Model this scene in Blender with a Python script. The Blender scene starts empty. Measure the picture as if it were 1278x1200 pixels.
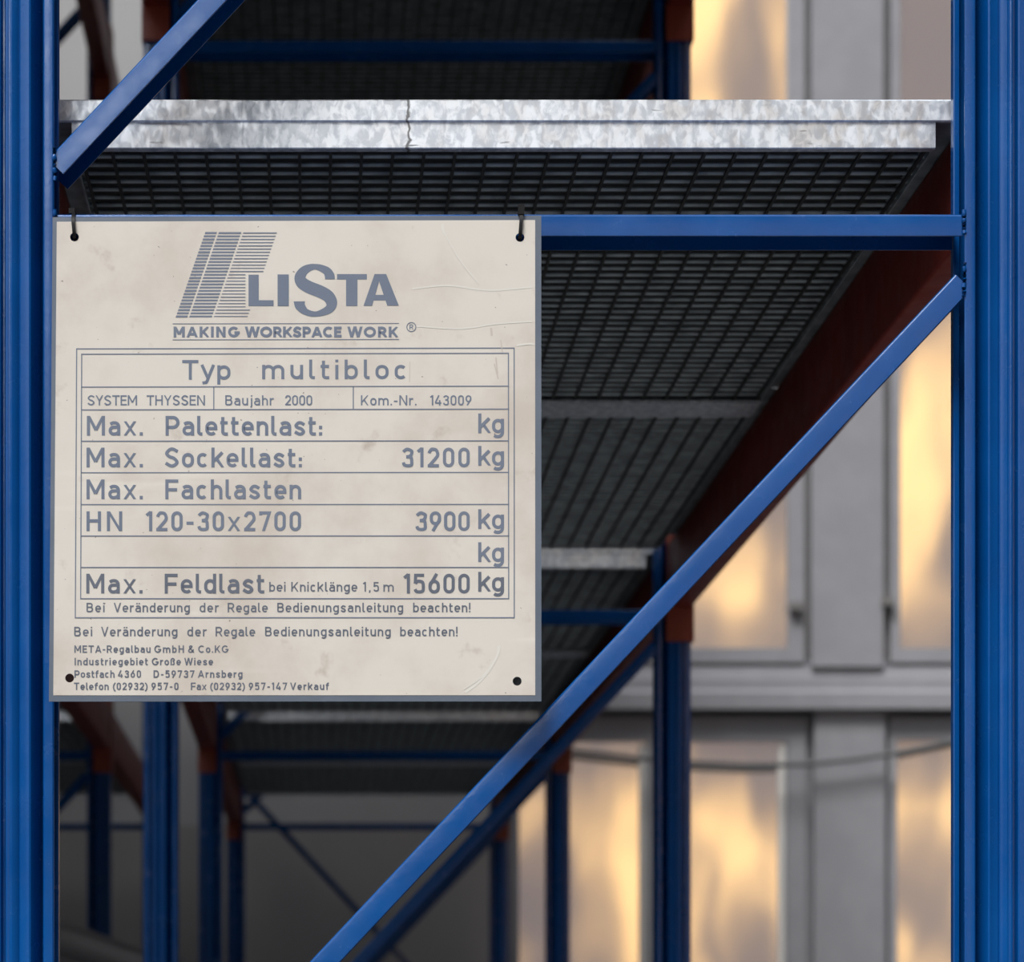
import bpy, bmesh, math, random
from mathutils import Vector, Matrix
random.seed(7)
R = math.radians
scene = bpy.context.scene
C = scene.collection

# ------------------------------------------------------------------ camera
CAM_Z, DIST, FPX, VPX, VPY = 1.5, 3.07, 3745.0, 393.0, 1308.0
cam_d = bpy.data.cameras.new('camera')
cam = bpy.data.objects.new('camera', cam_d); C.objects.link(cam)
cam.location = (0, -DIST, CAM_Z); cam.rotation_euler = (R(90), 0, 0)
cam_d.sensor_fit = 'HORIZONTAL'; cam_d.sensor_width = 36.0
cam_d.lens = FPX / 1278 * 36
cam_d.shift_x = (639 - VPX) / 1278
cam_d.shift_y = (VPY - 600) / 1278
cam_d.clip_start = 0.05; cam_d.clip_end = 300
cam_d.dof.use_dof = True; cam_d.dof.focus_distance = DIST; cam_d.dof.aperture_fstop = 8.0
scene.camera = cam

# ------------------------------------------------------------------ world: overcast sky, sunset glow low in front
world = bpy.data.worlds.new('world'); scene.world = world; world.use_nodes = True
wn = world.node_tree; wn.nodes.clear()
def N(nt, typ, **kw):
    n = nt.nodes.new(typ)
    for k, v in kw.items():
        if k in n.inputs.keys(): n.inputs[k].default_value = v
        else: setattr(n, k, v)
    return n
def mathn(nt, op, a, b=None):
    n = nt.nodes.new('ShaderNodeMath'); n.operation = op
    for i, v in enumerate((a, b)):
        if v is None: continue
        if isinstance(v, (int, float)): n.inputs[i].default_value = v
        else: nt.links.new(v, n.inputs[i])
    return n.outputs[0]
def maprange(nt, v, a, b, c=0.0, d=1.0, smooth=True):
    n = nt.nodes.new('ShaderNodeMapRange'); n.interpolation_type = 'SMOOTHSTEP' if smooth else 'LINEAR'
    nt.links.new(v, n.inputs['Value'])
    n.inputs['From Min'].default_value = a; n.inputs['From Max'].default_value = b
    n.inputs['To Min'].default_value = c; n.inputs['To Max'].default_value = d
    return n.outputs['Result']
def mixc(nt, f, a, b):
    n = nt.nodes.new('ShaderNodeMix'); n.data_type = 'RGBA'
    if isinstance(f, (int, float)): n.inputs[0].default_value = f
    else: nt.links.new(f, n.inputs[0])
    for i, v in ((6, a), (7, b)):
        if isinstance(v, tuple): n.inputs[i].default_value = (*v, 1)
        else: nt.links.new(v, n.inputs[i])
    return n.outputs[2]
tc = N(wn, 'ShaderNodeTexCoord'); sep = N(wn, 'ShaderNodeSeparateXYZ'); wn.links.new(tc.outputs['Generated'], sep.inputs[0])
dx, dy, dz = sep.outputs
CLOUD_SEED = 0.0
SKY_TOP, SKY_LOW, GROUND = (1.25, 1.36, 1.52), (0.035, 0.035, 0.038), (0.03, 0.03, 0.03)
side = mathn(wn, 'SUBTRACT', dz, mathn(wn, 'MULTIPLY', dx, 0.5))        # the dim tree line stands higher on the right
sky = mixc(wn, maprange(wn, side, 0.40, 0.72), SKY_LOW, SKY_TOP)
def dist2(ax, az_, rx, rz):
    a_ = mathn(wn, 'DIVIDE', mathn(wn, 'SUBTRACT', dx, ax), rx); b_ = mathn(wn, 'DIVIDE', mathn(wn, 'SUBTRACT', dz, az_), rz)
    return mathn(wn, 'ADD', mathn(wn, 'MULTIPLY', a_, a_), mathn(wn, 'MULTIPLY', b_, b_))
rift = mathn(wn, 'MULTIPLY', maprange(wn, dist2(-0.13, 0.34, 0.14, 0.15), 1.0, 0.1), maprange(wn, dy, -0.3, -0.5))   # bright rift in the clouds
sky = mixc(wn, rift, sky, (5.2, 5.4, 5.6))
sky = mixc(wn, maprange(wn, dz, -0.03, 0.0), GROUND, sky)
# sun-lit trees and clouds low in the sky on the open side
cmb = N(wn, 'ShaderNodeCombineXYZ')
wn.links.new(mathn(wn, 'MULTIPLY', dx, 30.0), cmb.inputs[0]); wn.links.new(mathn(wn, 'MULTIPLY', dz, 12.0), cmb.inputs[1])
cmb.inputs[2].default_value = CLOUD_SEED
nz = N(wn, 'ShaderNodeTexNoise', Scale=1.0, Detail=4.0, Roughness=0.5); wn.links.new(cmb.outputs[0], nz.inputs['Vector'])
glow = maprange(wn, nz.outputs['Fac'], 0.45, 0.60)
az = mathn(wn, 'MULTIPLY', maprange(wn, dx, 0.045, 0.065), maprange(wn, dx, 0.27, 0.23))
el = mathn(wn, 'MULTIPLY', maprange(wn, dz, 0.0, 0.025), maprange(wn, dz, 0.40, 0.355))
gap = mathn(wn, 'MULTIPLY', maprange(wn, dz, 0.078, 0.098), maprange(wn, dz, 0.146, 0.134))     # dim cloud bank between
glow = mathn(wn, 'MULTIPLY', glow, mathn(wn, 'SUBTRACT', 1.0, mathn(wn, 'MULTIPLY', gap, 0.85)))
front = maprange(wn, dy, -0.6, -0.75)
gm = mathn(wn, 'MULTIPLY', az, mathn(wn, 'MULTIPLY', el, front))
sky = mixc(wn, gm, sky, mixc(wn, glow, (0.26, 0.225, 0.23), (2.0, 1.28, 0.57)))
bg = N(wn, 'ShaderNodeBackground', Strength=1.0); wn.links.new(sky, bg.inputs[0])
wo = N(wn, 'ShaderNodeOutputWorld'); wn.links.new(bg.outputs[0], wo.inputs[0])

# bright part of the clouded sky, up to the left in front of the rack
sd = bpy.data.lights.new('cloud_light', 'SUN'); sd.energy = 3.15; sd.angle = R(20); sd.color = (1.0, 0.985, 0.97)
so = bpy.data.objects.new('cloud_light', sd); C.objects.link(so); so.location = (-3, -5, 6)
so.rotation_euler = Vector((0.26, 0.60, -0.95)).to_track_quat('-Z', 'Y').to_euler()

scene.view_settings.view_transform = 'Standard'; scene.view_settings.look = 'None'
scene.view_settings.gamma = 1.0; scene.view_settings.use_curve_mapping = False
scene.view_settings.exposure = 0.0

# ------------------------------------------------------------------ materials
def mat(name, col, rough=0.5, metal=0.0, spec=0.5):
    m = bpy.data.materials.new(name); m.use_nodes = True
    b = m.node_tree.nodes['Principled BSDF']
    b.inputs['Base Color'].default_value = (*col, 1); b.inputs['Roughness'].default_value = rough
    b.inputs['Metallic'].default_value = metal; b.inputs['Specular IOR Level'].default_value = spec
    return m, m.node_tree, b
def objco(nt, scale=(1, 1, 1)):
    t = nt.nodes.new('ShaderNodeTexCoord'); mp = nt.nodes.new('ShaderNodeMapping'); mp.inputs['Scale'].default_value = scale
    nt.links.new(t.outputs['Object'], mp.inputs[0]); return mp.outputs[0]
def noise(nt, vec, scale, detail=4.0, rough=0.55):
    n = N(nt, 'ShaderNodeTexNoise', Scale=scale, Detail=detail, Roughness=rough); nt.links.new(vec, n.inputs['Vector']); return n.outputs['Fac']
def bump(nt, b, h, strength, dist=0.001):
    n = N(nt, 'ShaderNodeBump', Strength=strength, Distance=dist); nt.links.new(h, n.inputs['Height']); nt.links.new(n.outputs[0], b.inputs['Normal'])

def paint(name, col, col2, rough, chip=0.0, chipcol=(0.05, 0.04, 0.04), coat=0.0):
    m, nt, b = mat(name, col, rough)
    v = objco(nt)
    c = mixc(nt, maprange(nt, noise(nt, v, 9.0), 0.35, 0.7), col, col2)
    if chip:
        f = maprange(nt, noise(nt, objco(nt, (70, 70, 28)), 1.0, 2.0), chip, chip + 0.02)
        c = mixc(nt, f, c, chipcol)
    nt.links.new(c, b.inputs['Base Color'])
    nt.links.new(maprange(nt, noise(nt, v, 25.0), 0.3, 0.7, rough - 0.06, rough + 0.08), b.inputs['Roughness'])
    bump(nt, b, noise(nt, v, 140.0, 2.0), 0.25, 0.0006)
    b.inputs['Coat Weight'].default_value = coat; b.inputs['Coat Roughness'].default_value = 0.25
    return m
M = {}
M['blue'] = paint('blue_paint', (0.001, 0.070, 0.27), (0.002, 0.084, 0.31), 0.21, 0.80, (0.02, 0.02, 0.03), 0.2)
M['red'] = paint('red_paint', (0.21, 0.022, 0.011), (0.17, 0.017, 0.010), 0.55, 0.78, (0.32, 0.10, 0.06))
M['bracket'] = paint('bracket_paint', (0.27, 0.040, 0.018), (0.23, 0.034, 0.016), 0.45)

m, nt, b = mat('galvanised', (0.7, 0.72, 0.74), 0.42, 0.75)
v = objco(nt)
sn = N(nt, 'ShaderNodeTexNoise', Scale=115.0, Detail=3.0, Roughness=0.55, Distortion=0.5); nt.links.new(objco(nt, (1, 1, 0.62)), sn.inputs['Vector'])
s2 = N(nt, 'ShaderNodeTexNoise', Scale=80.0, Detail=2.0, Roughness=0.5, Distortion=0.6); nt.links.new(objco(nt, (1, 1, 0.5)), s2.inputs['Vector'])
c = mixc(nt, maprange(nt, sn.outputs['Fac'], 0.38, 0.62), (0.62, 0.65, 0.69), (0.90, 0.925, 0.95))
c = mixc(nt, maprange(nt, noise(nt, objco(nt, (16, 16, 90)), 1.0, 4.0), 0.67, 0.73), c, (0.30, 0.31, 0.32))
# old crack and drip mark across the rail
sx3 = N(nt, 'ShaderNodeSeparateXYZ'); nt.links.new(v, sx3.inputs[0])
wob = mathn(nt, 'MULTIPLY', mathn(nt, 'SUBTRACT', noise(nt, v, 60.0, 4.0), 0.5), 0.016)
off = mathn(nt, 'ABSOLUTE', mathn(nt, 'ADD', mathn(nt, 'SUBTRACT', sx3.outputs[0], 0.0985), wob))
c = mixc(nt, maprange(nt, off, 0.0022, 0.0006), c, (0.20, 0.20, 0.20))
nt.links.new(c, b.inputs['Base Color'])
nt.links.new(maprange(nt, s2.outputs['Fac'], 0.35, 0.65, 0.34, 0.55), b.inputs['Roughness'])
M['galv'] = m
m, nt, b = mat('grating_steel', (0.36, 0.39, 0.40), 0.45, 0.25)
nt.links.new(mixc(nt, maprange(nt, noise(nt, objco(nt), 30.0), 0.3, 0.7), (0.22, 0.25, 0.262), (0.42, 0.465, 0.48)), b.inputs['Base Color'])
M['grate'] = m
M['shade'] = mat('shade_sheet', (0.030, 0.031, 0.030), 0.6, 0.0, 0.3)[0]  # near-black colour stands in for shade among the grating bars

m, nt, b = mat('paper', (0.72, 0.66, 0.58), 0.55)
v = objco(nt)
c = mixc(nt, maprange(nt, noise(nt, v, 7.0, 6.0, 0.6), 0.40, 0.72), (0.695, 0.640, 0.565), (0.575, 0.50, 0.425))
c = mixc(nt, maprange(nt, noise(nt, objco(nt, (1, 1, 1)), 22.0, 4.0, 0.6), 0.60, 0.78), c, (0.50, 0.42, 0.35))
c = mixc(nt, maprange(nt, noise(nt, v, 190.0, 2.0), 0.735, 0.765), c, (0.25, 0.21, 0.18))
c = mixc(nt, maprange(nt, noise(nt, objco(nt, (2.0, 2.0, 26.0)), 1.0, 3.0), 0.62, 0.74), c, (0.74, 0.69, 0.61))
nt.links.new(c, b.inputs['Base Color'])
bump(nt, b, noise(nt, v, 12.0, 5.0), 0.12, 0.002)
M['paper'] = m
M['plate'] = paint('sign_plate', (0.105, 0.130, 0.170), (0.13, 0.155, 0.20), 0.35)
M['ink'] = paint('sign_ink', (0.135, 0.165, 0.225), (0.16, 0.185, 0.24), 0.5)
M['ink_dark'] = paint('sign_ink_dark', (0.105, 0.12, 0.155), (0.125, 0.14, 0.175), 0.5)
M['tie'] = mat('black_plastic', (0.006, 0.006, 0.007), 0.5, 0.0, 0.25)[0]
def rough_wall(name, a, b2, scale, rough=0.8):
    m, nt, b = mat(name, a, rough)
    v = objco(nt)
    nt.links.new(mixc(nt, maprange(nt, noise(nt, v, scale, 6.0), 0.3, 0.7), a, b2), b.inputs['Base Color'])
    bump(nt, b, noise(nt, v, scale * 12), 0.2, 0.004)
    return m
M['floor'] = rough_wall('concrete_floor', (0.045, 0.043, 0.041), (0.06, 0.058, 0.055), 1.2)
M['yard'] = rough_wall('yard_paving', (0.055, 0.053, 0.05), (0.075, 0.072, 0.07), 1.2)
M['bounce'] = rough_wall('bounce_paving', (0.32, 0.31, 0.30), (0.40, 0.39, 0.38), 1.5)  # pale tone chosen to throw light up under the shelves
M['wall'] = rough_wall('plaster', (0.40, 0.39, 0.385), (0.46, 0.45, 0.445), 0.8)
M['wall_dark'] = rough_wall('dull_plaster', (0.31, 0.29, 0.275), (0.37, 0.35, 0.33), 0.8)
M['ceiling'] = rough_wall('ceiling_board', (0.30, 0.30, 0.30), (0.34, 0.34, 0.34), 0.8)
M['gate'] = paint('gate_paint', (0.315, 0.31, 0.33), (0.345, 0.34, 0.36), 0.5)
M['gate_dark'] = paint('gate_joint', (0.20, 0.19, 0.18), (0.23, 0.22, 0.21), 0.6)
M['bead'] = mat('bead_highlight', (0.86, 0.83, 0.78), 0.3)[0]  # pale colour stands in for the light the bead reflects
m, nt, b = mat('coated_glazing', (0.86, 0.82, 0.80), 0.05, 0.9)
bump(nt, b, noise(nt, objco(nt, (2.2, 1, 1.3)), 1.2, 1.0), 0.08, 0.02)
M['pane'] = m
M['cable'] = mat('grey_cable', (0.10, 0.10, 0.10), 0.5)[0]
M['pipe'] = mat('grey_pvc', (0.30, 0.30, 0.30), 0.4)[0]

# ------------------------------------------------------------------ mesh helpers
def link_mesh(name, verts, faces, m, parent=None, smooth=True, angle=32):
    me = bpy.data.meshes.new(name); me.from_pydata([tuple(v) for v in verts], [], faces)
    bm = bmesh.new(); bm.from_mesh(me); bmesh.ops.recalc_face_normals(bm, faces=bm.faces); bm.to_mesh(me); bm.free()
    if smooth:
        me.polygons.foreach_set('use_smooth', [True] * len(me.polygons)); me.set_sharp_from_angle(angle=R(angle))
    me.materials.append(m)
    o = bpy.data.objects.new(name, me); C.objects.link(o)
    if parent: o.parent = parent
    return o
class MB:
    def __init__(s): s.v = []; s.f = []
    def add(s, verts, faces):
        k = len(s.v); s.v += [Vector(v) for v in verts]; s.f += [tuple(i + k for i in f) for f in faces]; return s
    def box(s, x0, x1, y0, y1, z0, z1):
        v = [(x, y, z) for x in (x0, x1) for y in (y0, y1) for z in (z0, z1)]
        return s.add(v, [(0, 1, 3, 2), (4, 6, 7, 5), (0, 4, 5, 1), (2, 3, 7, 6), (0, 2, 6, 4), (1, 5, 7, 3)])
    def prism(s, poly, a, b, ex, ey):
        """closed polygon (u, w) in axes ex, ey swept from a to b"""
        a, b, ex, ey = map(Vector, (a, b, ex, ey)); n = len(poly)
        vs = [p + ex * u + ey * w for p in (a, b) for u, w in poly]
        fs = [(i, (i + 1) % n, (i + 1) % n + n, i + n) for i in range(n)] + [tuple(range(n))[::-1], tuple(range(n, 2 * n))]
        return s.add(vs, fs)
    def tube(s, pts, r, n=10):
        pts = [Vector(p) for p in pts]; vs = []; fs = []
        for i, p in enumerate(pts):
            t = (pts[min(i + 1, len(pts) - 1)] - pts[max(i - 1, 0)]).normalized()
            a = t.cross(Vector((0, 0, 1)))
            if a.length < 1e-4: a = Vector((1, 0, 0))
            a.normalize(); c = t.cross(a).normalized()
            rr = r[i] if isinstance(r, (list, tuple)) else r
            vs += [p + (a * math.cos(2 * math.pi * k / n) + c * math.sin(2 * math.pi * k / n)) * rr for k in range(n)]
        for i in range(len(pts) - 1):
            fs += [(i * n + k, i * n + (k + 1) % n, (i + 1) * n + (k + 1) % n, (i + 1) * n + k) for k in range(n)]
        fs += [tuple(range(n))[::-1], tuple(range((len(pts) - 1) * n, len(pts) * n))]
        return s.add(vs, fs)
    def obj(s, name, m, parent=None, smooth=True, angle=32): return link_mesh(name, s.v, s.f, m, parent, smooth, angle)
def rrect(w, h, r, n=4):
    p = []
    for cx, cy, a in ((w / 2 - r, h / 2 - r, 0), (-w / 2 + r, h / 2 - r, 90), (-w / 2 + r, -h / 2 + r, 180), (w / 2 - r, -h / 2 + r, 270)):
        for k in range(n + 1): t = R(a + 90 * k / n); p.append((cx + r * math.cos(t), cy + r * math.sin(t)))
    return p
def tag(o, label, cat, group=None):
    o['label'] = label; o['category'] = cat
    if group: o['group'] = group
    return o
def structure(o): o['kind'] = 'structure'; return o
def empty(name, loc=(0, 0, 0)):
    o = bpy.data.objects.new(name, None); C.objects.link(o); o.location = loc; o.empty_display_size = 0.1; return o
def copy_thing(o, loc, label, group=None):
    r = o.copy(); C.objects.link(r); r.location = loc; r['label'] = label
    if group: r['group'] = group
    for ch in o.children:
        c = ch.copy(); C.objects.link(c); c.parent = r
        for g in ch.children:
            d = g.copy(); C.objects.link(d); d.parent = c
    return r
Z0 = CAM_Z   # rack heights below are given above the eye level

# ------------------------------------------------------------------ room shell
WY = 9.30; WS = FPX / ((WY + DIST) * 1000) * 1000     # wall distance, pixels per metre there
def wx(px): return (px - VPX) / WS
def wz(py): return CAM_Z + (VPY - py) / WS
GX = wx(622)
structure(MB().box(-5, 9, .2, WY + .2, -0.1, 0).obj('floor', M['floor'], smooth=False))
structure(MB().box(-5, .76, -1.5, 7.45, 6.1, 6.2).obj('ceiling', M['ceiling'], smooth=False))  # roof out of view, its edges cut to shade the rack bays
structure(MB().box(-5, GX, WY, WY + .2, 2.42, 9.5).obj('wall_back', M['wall'], smooth=False))
structure(MB().box(-5, GX, WY - .004, WY + .2, 0, 2.42).obj('wall_back_dado', M['wall_dark'], smooth=False))
structure(MB().box(-5.2, -5, -1, WY + .2, 0, 9.5).obj('wall_left', M['wall'], smooth=False))
structure(MB().box(GX, 9, WY + .05, WY + .2, 0, 9.5).obj('wall_gate', M['gate'], smooth=False))

structure(MB().box(-7, 11, -14, .2, -0.1, -.005).obj('ground', M['yard'], smooth=False))
structure(MB().box(-3, 4, -1.5, .3, -0.05, .004).obj('ground_bounce', M['bounce'], smooth=False))  # unseen strip added to bounce light onto the front grating
# gate front: pilasters, ledge, panes
tn = [0]
def trim(mb, m=M['gate']):
    tn[0] += 1; return structure(mb.obj('trim_%d' % tn[0], m))
Y0 = WY + .05
def bar(x0, x1, z0, z1, out, r=0.006, y=Y0):
    return MB().box(wx(x0), wx(x1), y - out, y + 0.01, wz(z0), wz(z1))
UP = -420
# ledge between the tiers
trim(MB().prism([(0, wz(832)), (-.05, wz(832)), (-.055, wz(846)), (-.09, wz(848)), (-.09, wz(862)), (-.12, wz(866)), (-.12, wz(886)), (0, wz(886))],
                (GX, Y0, 0), (9, Y0, 0), (0, 1, 0), (0, 0, 1)))
for a, b2 in ((1012, 1101), (1330, 1420)):
    trim(bar(a, b2, 832, UP, .075)); trim(bar(a + 3, b2 + 2, 1900, 886, .075))
wcount = [0]
def window(x0, x1, y0, y1, fr_l, fr_r, fr_t, fr_b, bead_r=False, bead_l=False):
    """opening x0..x1, y0 (low edge, px) .. y1 (top edge, px); frame widths in px"""
    wcount[0] += 1
    e = structure(empty('window_%d' % wcount[0], (wx((x0 + x1) / 2), Y0, wz(y0))))
    inv = Matrix.Translation(-e.location)
    def put(mb, name, m):
        mb.v = [inv @ p for p in mb.v]; return mb.obj(name, m, e)
    f = MB()
    d = .045
    for bx in ((x0, x0 + fr_l, y0, y1), (x1 - fr_r, x1, y0, y1), (x0 + fr_l, x1 - fr_r, y1 + fr_t, y1), (x0 + fr_l, x1 - fr_r, y0, y0 - fr_b)):
        f.box(wx(bx[0]), wx(bx[1]), Y0 - d, Y0 + .005, wz(bx[2]), wz(bx[3]))
    put(f, 'frame', M['gate'])
    put(MB().box(wx(x0 + fr_l), wx(x1 - fr_r), Y0 - .018, Y0 - .008, wz(y0 - fr_b), wz(y1 + fr_t)), 'pane', M['pane'])
    if bead_r:
        put(MB().tube([(wx(x1 - fr_r - 5), Y0 - .022, wz(y0 - fr_b)), (wx(x1 - fr_r - 5), Y0 - .022, wz(y1 + fr_t + 4))], 5 / WS, 12), 'glazing_bead', M['bead'])
    return e
# lower tier
window(640, 826, 1900, 896, 8, 18, 28, 10, True)
window(828, 1006, 1900, 896, 12, 24, 28, 10, True)
window(1110, 1325, 1900, 896, 10, 14, 26, 10)
# upper tier
window(640, 815, 826, UP, 12, 14, 20, 18)
window(820, 1004, 826, UP, 12, 20, 20, 18)
window(1112, 1325, 826, UP, 12, 14, 20, 18)
# joints beside the pilasters and small latches
jt = MB()
for a, b2 in ((1005, 1011), (1102, 1110)): jt.box(wx(a), wx(b2), Y0 - .012, Y0 + .005, wz(815), wz(UP))
trim(jt, M['gate_dark'])
for i, (x, y) in enumerate(((994, 757), (1107, 751))):
    o = MB().box(wx(x - 9), wx(x + 7), Y0 - .085, Y0 - .03, wz(y + 5), wz(y - 5)).obj('latch', M['gate_dark'])
    tag(o, ('small dark latch on the window stile, left of the grey pilaster', 'small dark latch at the right edge of the grey pilaster')[i], 'latch', 'window latches')
pts = [(560, 918), (640, 930), (720, 940), (790, 948), (860, 954), (930, 957), (1000, 956), (1060, 950), (1120, 941), (1190, 926), (1260, 908), (1340, 884)]
cab = MB().tube([(wx(x), Y0 - .14, wz(y)) for x, y in pts], .011, 8).obj('cable', M['cable'])
tag(cab, 'thin grey cable sagging across the lower panes of the far grey gate', 'cable')

# ------------------------------------------------------------------ racks
XI_L, XI_R, XO_L, XO_R = -0.267, 0.665, -0.333, 0.733      # inner and outer faces of the two uprights
PW = 0.067; PD = 0.070
BAY = 2.77; TOP = 4.9 - CAM_Z
PROFILE = [(0.0, .0016), (.0016, 0), (.0060, -.0003), (.0098, 0), (.0110, .0012), (.0117, .0120), (.0150, .0280), (.0200, .0120), (.0222, .0040), (.0238, .0008), (.0256, .0000),
           (.0275, .0010), (.0310, .0024), (.0345, .0032), (.0358, .0046), (.0372, .0030), (.0400, .0008), (.0430, .0000), (.0455, .0006), (.0475, .0002), (.0492, .0008),
           (.0512, .0090), (.0528, .0090), (.0546, .0008), (.0560, 0), (.0650, 0), (.067, .0018)]
def upright(x_in, sgn, y, parent):
    """sgn +1: the post reaches from x_in to +x"""
    pts = [(o, d) for o, d in PROFILE]
    back = [(PW, PD - .002), (PW - .002, PD), (.002, PD), (0, PD - .002), (0, .0560), (.0012, .0550), (.0058, .0550), (.0066, .0560), (.0066, .0680), (.040, .0680), (.040, .0320), (.0100, .0315), (.0098, .0040), (.0012, .0040), (0, .0030)]
    poly = [(x * sgn, d) for x, d in pts + back]
    return MB().prism(poly, (x_in, y, -CAM_Z), (x_in, y, TOP), (1, 0, 0), (0, 1, 0)).obj('upright', M['blue'], parent, True, 28)
# channel open on its lower side: wall 2 mm, outer corners rounded
_o = rrect(.0225, .056, .0028)
CHAN = ([(-.01125, -.026), (-.01125, -.0275), (-.0108, -.028)] + [p for p in _o if p[0] > 0 and p[1] < 0] + [p for p in _o if p[0] > 0 and p[1] > 0]
        + [(-.0108, .028), (-.01125, .0275), (-.01125, .026), (.0085, .026), (.0085, -.026)])
def brace(name, a, b2, y, parent, w=.0225):
    a, b2 = Vector(a), Vector(b2); d = (b2 - a).normalized(); n = Vector((-d.z, 0, d.x))
    sec = [(u * w / .0225, v) for u, v in CHAN]
    return MB().prism(sec, a + Vector((0, y + .0295, 0)), b2 + Vector((0, y + .0295, 0)), n, (0, 1, 0)).obj(name, M['blue'], parent, True, 40)
PER = 1.108

def rack_frame(x_off, y, label, group, ks=(-2, -1, 0, 1, 2), skip=()):
    e = empty('rack_frame', (x_off, y, CAM_Z)); tag(e, label, 'rack frame', group)
    upright(XI_L, -1, 0, e); upright(XI_R, 1, 0, e)
    for k in ks:
        zb = .8430 + PER * k
        if -CAM_Z + .05 < zb < TOP - .02: brace('horizontal_brace', (XI_L + .001, 0, zb), (XI_R - .001, 0, zb), .0012, e)
        za, zc = -.205 + PER * k, .785 + PER * k
        if k not in skip and za > -CAM_Z + .02 and zc < TOP: brace('diagonal_brace', (XI_L + .0012, 0, za), (XI_R - .0012, 0, zc), .0012, e)
    return e
GF = 'blue frames of the rack seen end on'
f1 = rack_frame(0, 0, 'blue rack frame in sharp focus that carries the rating sign', GF)
f2 = rack_frame(0, BAY, 'blue rack frame standing second from the sign, just behind the front frame', GF)
f3 = rack_frame(0, 2 * BAY, 'blurred blue rack frame standing third from the sign', GF)
f4 = rack_frame(0, 3 * BAY, 'blue rack frame at the far end of the rack, crossed by two diagonals', GF)
brace('cross_brace', (XI_L + .002, 0, .985), (XI_R - .002, 0, -.012), .062, f4)
# weld beads of the front frame
def weld(p, q, parent, n=9):
    p, q = Vector(p), Vector(q); mb = MB()
    pts = [p.lerp(q, i / (n - 1)) + Vector((random.uniform(-.0006, .0006), 0, 0)) for i in range(n)]
    mb.tube(pts, [random.uniform(.0019, .0027) for _ in pts], 8)
    return mb.obj('weld_bead', M['blue'], parent, True, 80)
for o in [c for c in f1.children]:
    if o.name.startswith('horizontal_brace'):
        zc = sum(v.co.z for v in o.data.vertices) / len(o.data.vertices)
        for x in (XI_L + .0005, XI_R - .0005): weld((x, .0008, zc - .012), (x, .0008, zc + .012), o)
    elif o.name.startswith('diagonal_brace'):
        for x, pick in ((XI_L, min), (XI_R, max)):
            xs = pick(v.co.x for v in o.data.vertices)
            zz = [v.co.z for v in o.data.vertices if abs(v.co.x - xs) < .02]
            s = 1 if pick is max else -1
            zc = sum(zz) / len(zz); weld((x - s * .0005, .0008, zc - .017), (x - s * .0005, .0008, zc + .017), o)
XL = -1.319      # offset of the neighbouring rack on the left
GL = 'blue frames of the neighbouring rack'
g3 = rack_frame(XL, 2 * BAY, 'dark blue frame of the neighbouring rack, its post left of the second frame', GL)
g4 = rack_frame(XL, 3 * BAY, 'dark blue rear frame of the neighbouring rack behind the grey pipe', GL, skip=(0,))
g2 = rack_frame(XL, BAY, 'blue frame of the neighbouring rack, nearest one, just behind the front left post', GL)

BW = .050
BEAM = [(-.025, -.060), (.025, -.060), (.025, .060), (-.025, .060)]
def beam(x0, y0, zb, label, group, side):
    """red beam along the rack from frame at y0 to the next; x0 = its low x face"""
    e = empty('rack_beam', (x0 + BW / 2, y0 + PD, CAM_Z + zb)); tag(e, label, 'beam', group)
    L = BAY - PD
    mb = MB(); sec = [(u, w + .06) for u, w in rrect(BW, .120, .004, 3)]
    mb.prism(sec, (0, .010, 0), (0, L - .010, 0), (1, 0, 0), (0, 0, 1)).obj('box_section', M['red'], e, True, 40)
    for ya in (.0005, L - .0105):
        b_ = MB().box(-.025, .025, ya, ya + .010, -.066, .150)
        # hook plate lapping the outer face of the upright
        xs = .0255 if side > 0 else -.0285
        yy = (-.045, .012) if ya < .1 else (L - .012, L + .045)
        b_.box(xs, xs + .003, yy[0], yy[1], -.066, .150)
        o = b_.obj('end_connector', M['bracket'], e, False)
    return e
BX_R, BX_L = XO_R - BW, XO_L
ZB1, ZB2 = .857, 2.025
GB = 'red beams of the rack'
names = ['first', 'second', 'third']
for i in range(3):
    beam(BX_R, i * BAY, ZB1, ['red beam on the right under the lower shelf, running back from the front post',
        'dark red beam on the right of the second bay, behind the orange connector', 'far dark red beam on the right of the last bay under the lower shelf'][i], GB, 1)
    beam(BX_L, i * BAY, ZB1, ['red beam on the left under the lower shelf, behind the sign',
        'dark red beam on the left of the second bay, seen just below the sign', 'far dark red beam on the left of the last bay, under the lower shelf'][i], GB, -1)
for i in range(3):
    beam(BX_R, i * BAY, ZB2, ['upper red beam on the right ending in an orange connector at the top edge',
        'upper red beam on the right of the second bay, above the lower shelf', 'upper red beam on the right of the last bay'][i], GB, 1)
    beam(BX_L, i * BAY, ZB2, ['upper red beam on the left of the front bay, ending at the second frame',
        'upper red beam on the left of the second bay, beside the pale wall', 'upper red beam on the left of the last bay'][i], GB, -1)
GBL = 'red beams of the neighbouring rack'
for i in (1, 2):
    beam(XL + BX_R, i * BAY, ZB1, ['dark red beam of the neighbouring rack with a pinkish lit face below the sign',
        'rear dark red beam of the neighbouring rack, low behind its third post'][i - 1], GBL, 1)
    beam(XL + BX_R, i * BAY, 2.785, ['high red beam of the neighbouring rack at top left, before the pale wall',
        'rear high red beam of the neighbouring rack at top left'][i - 1], GBL, 1)

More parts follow.
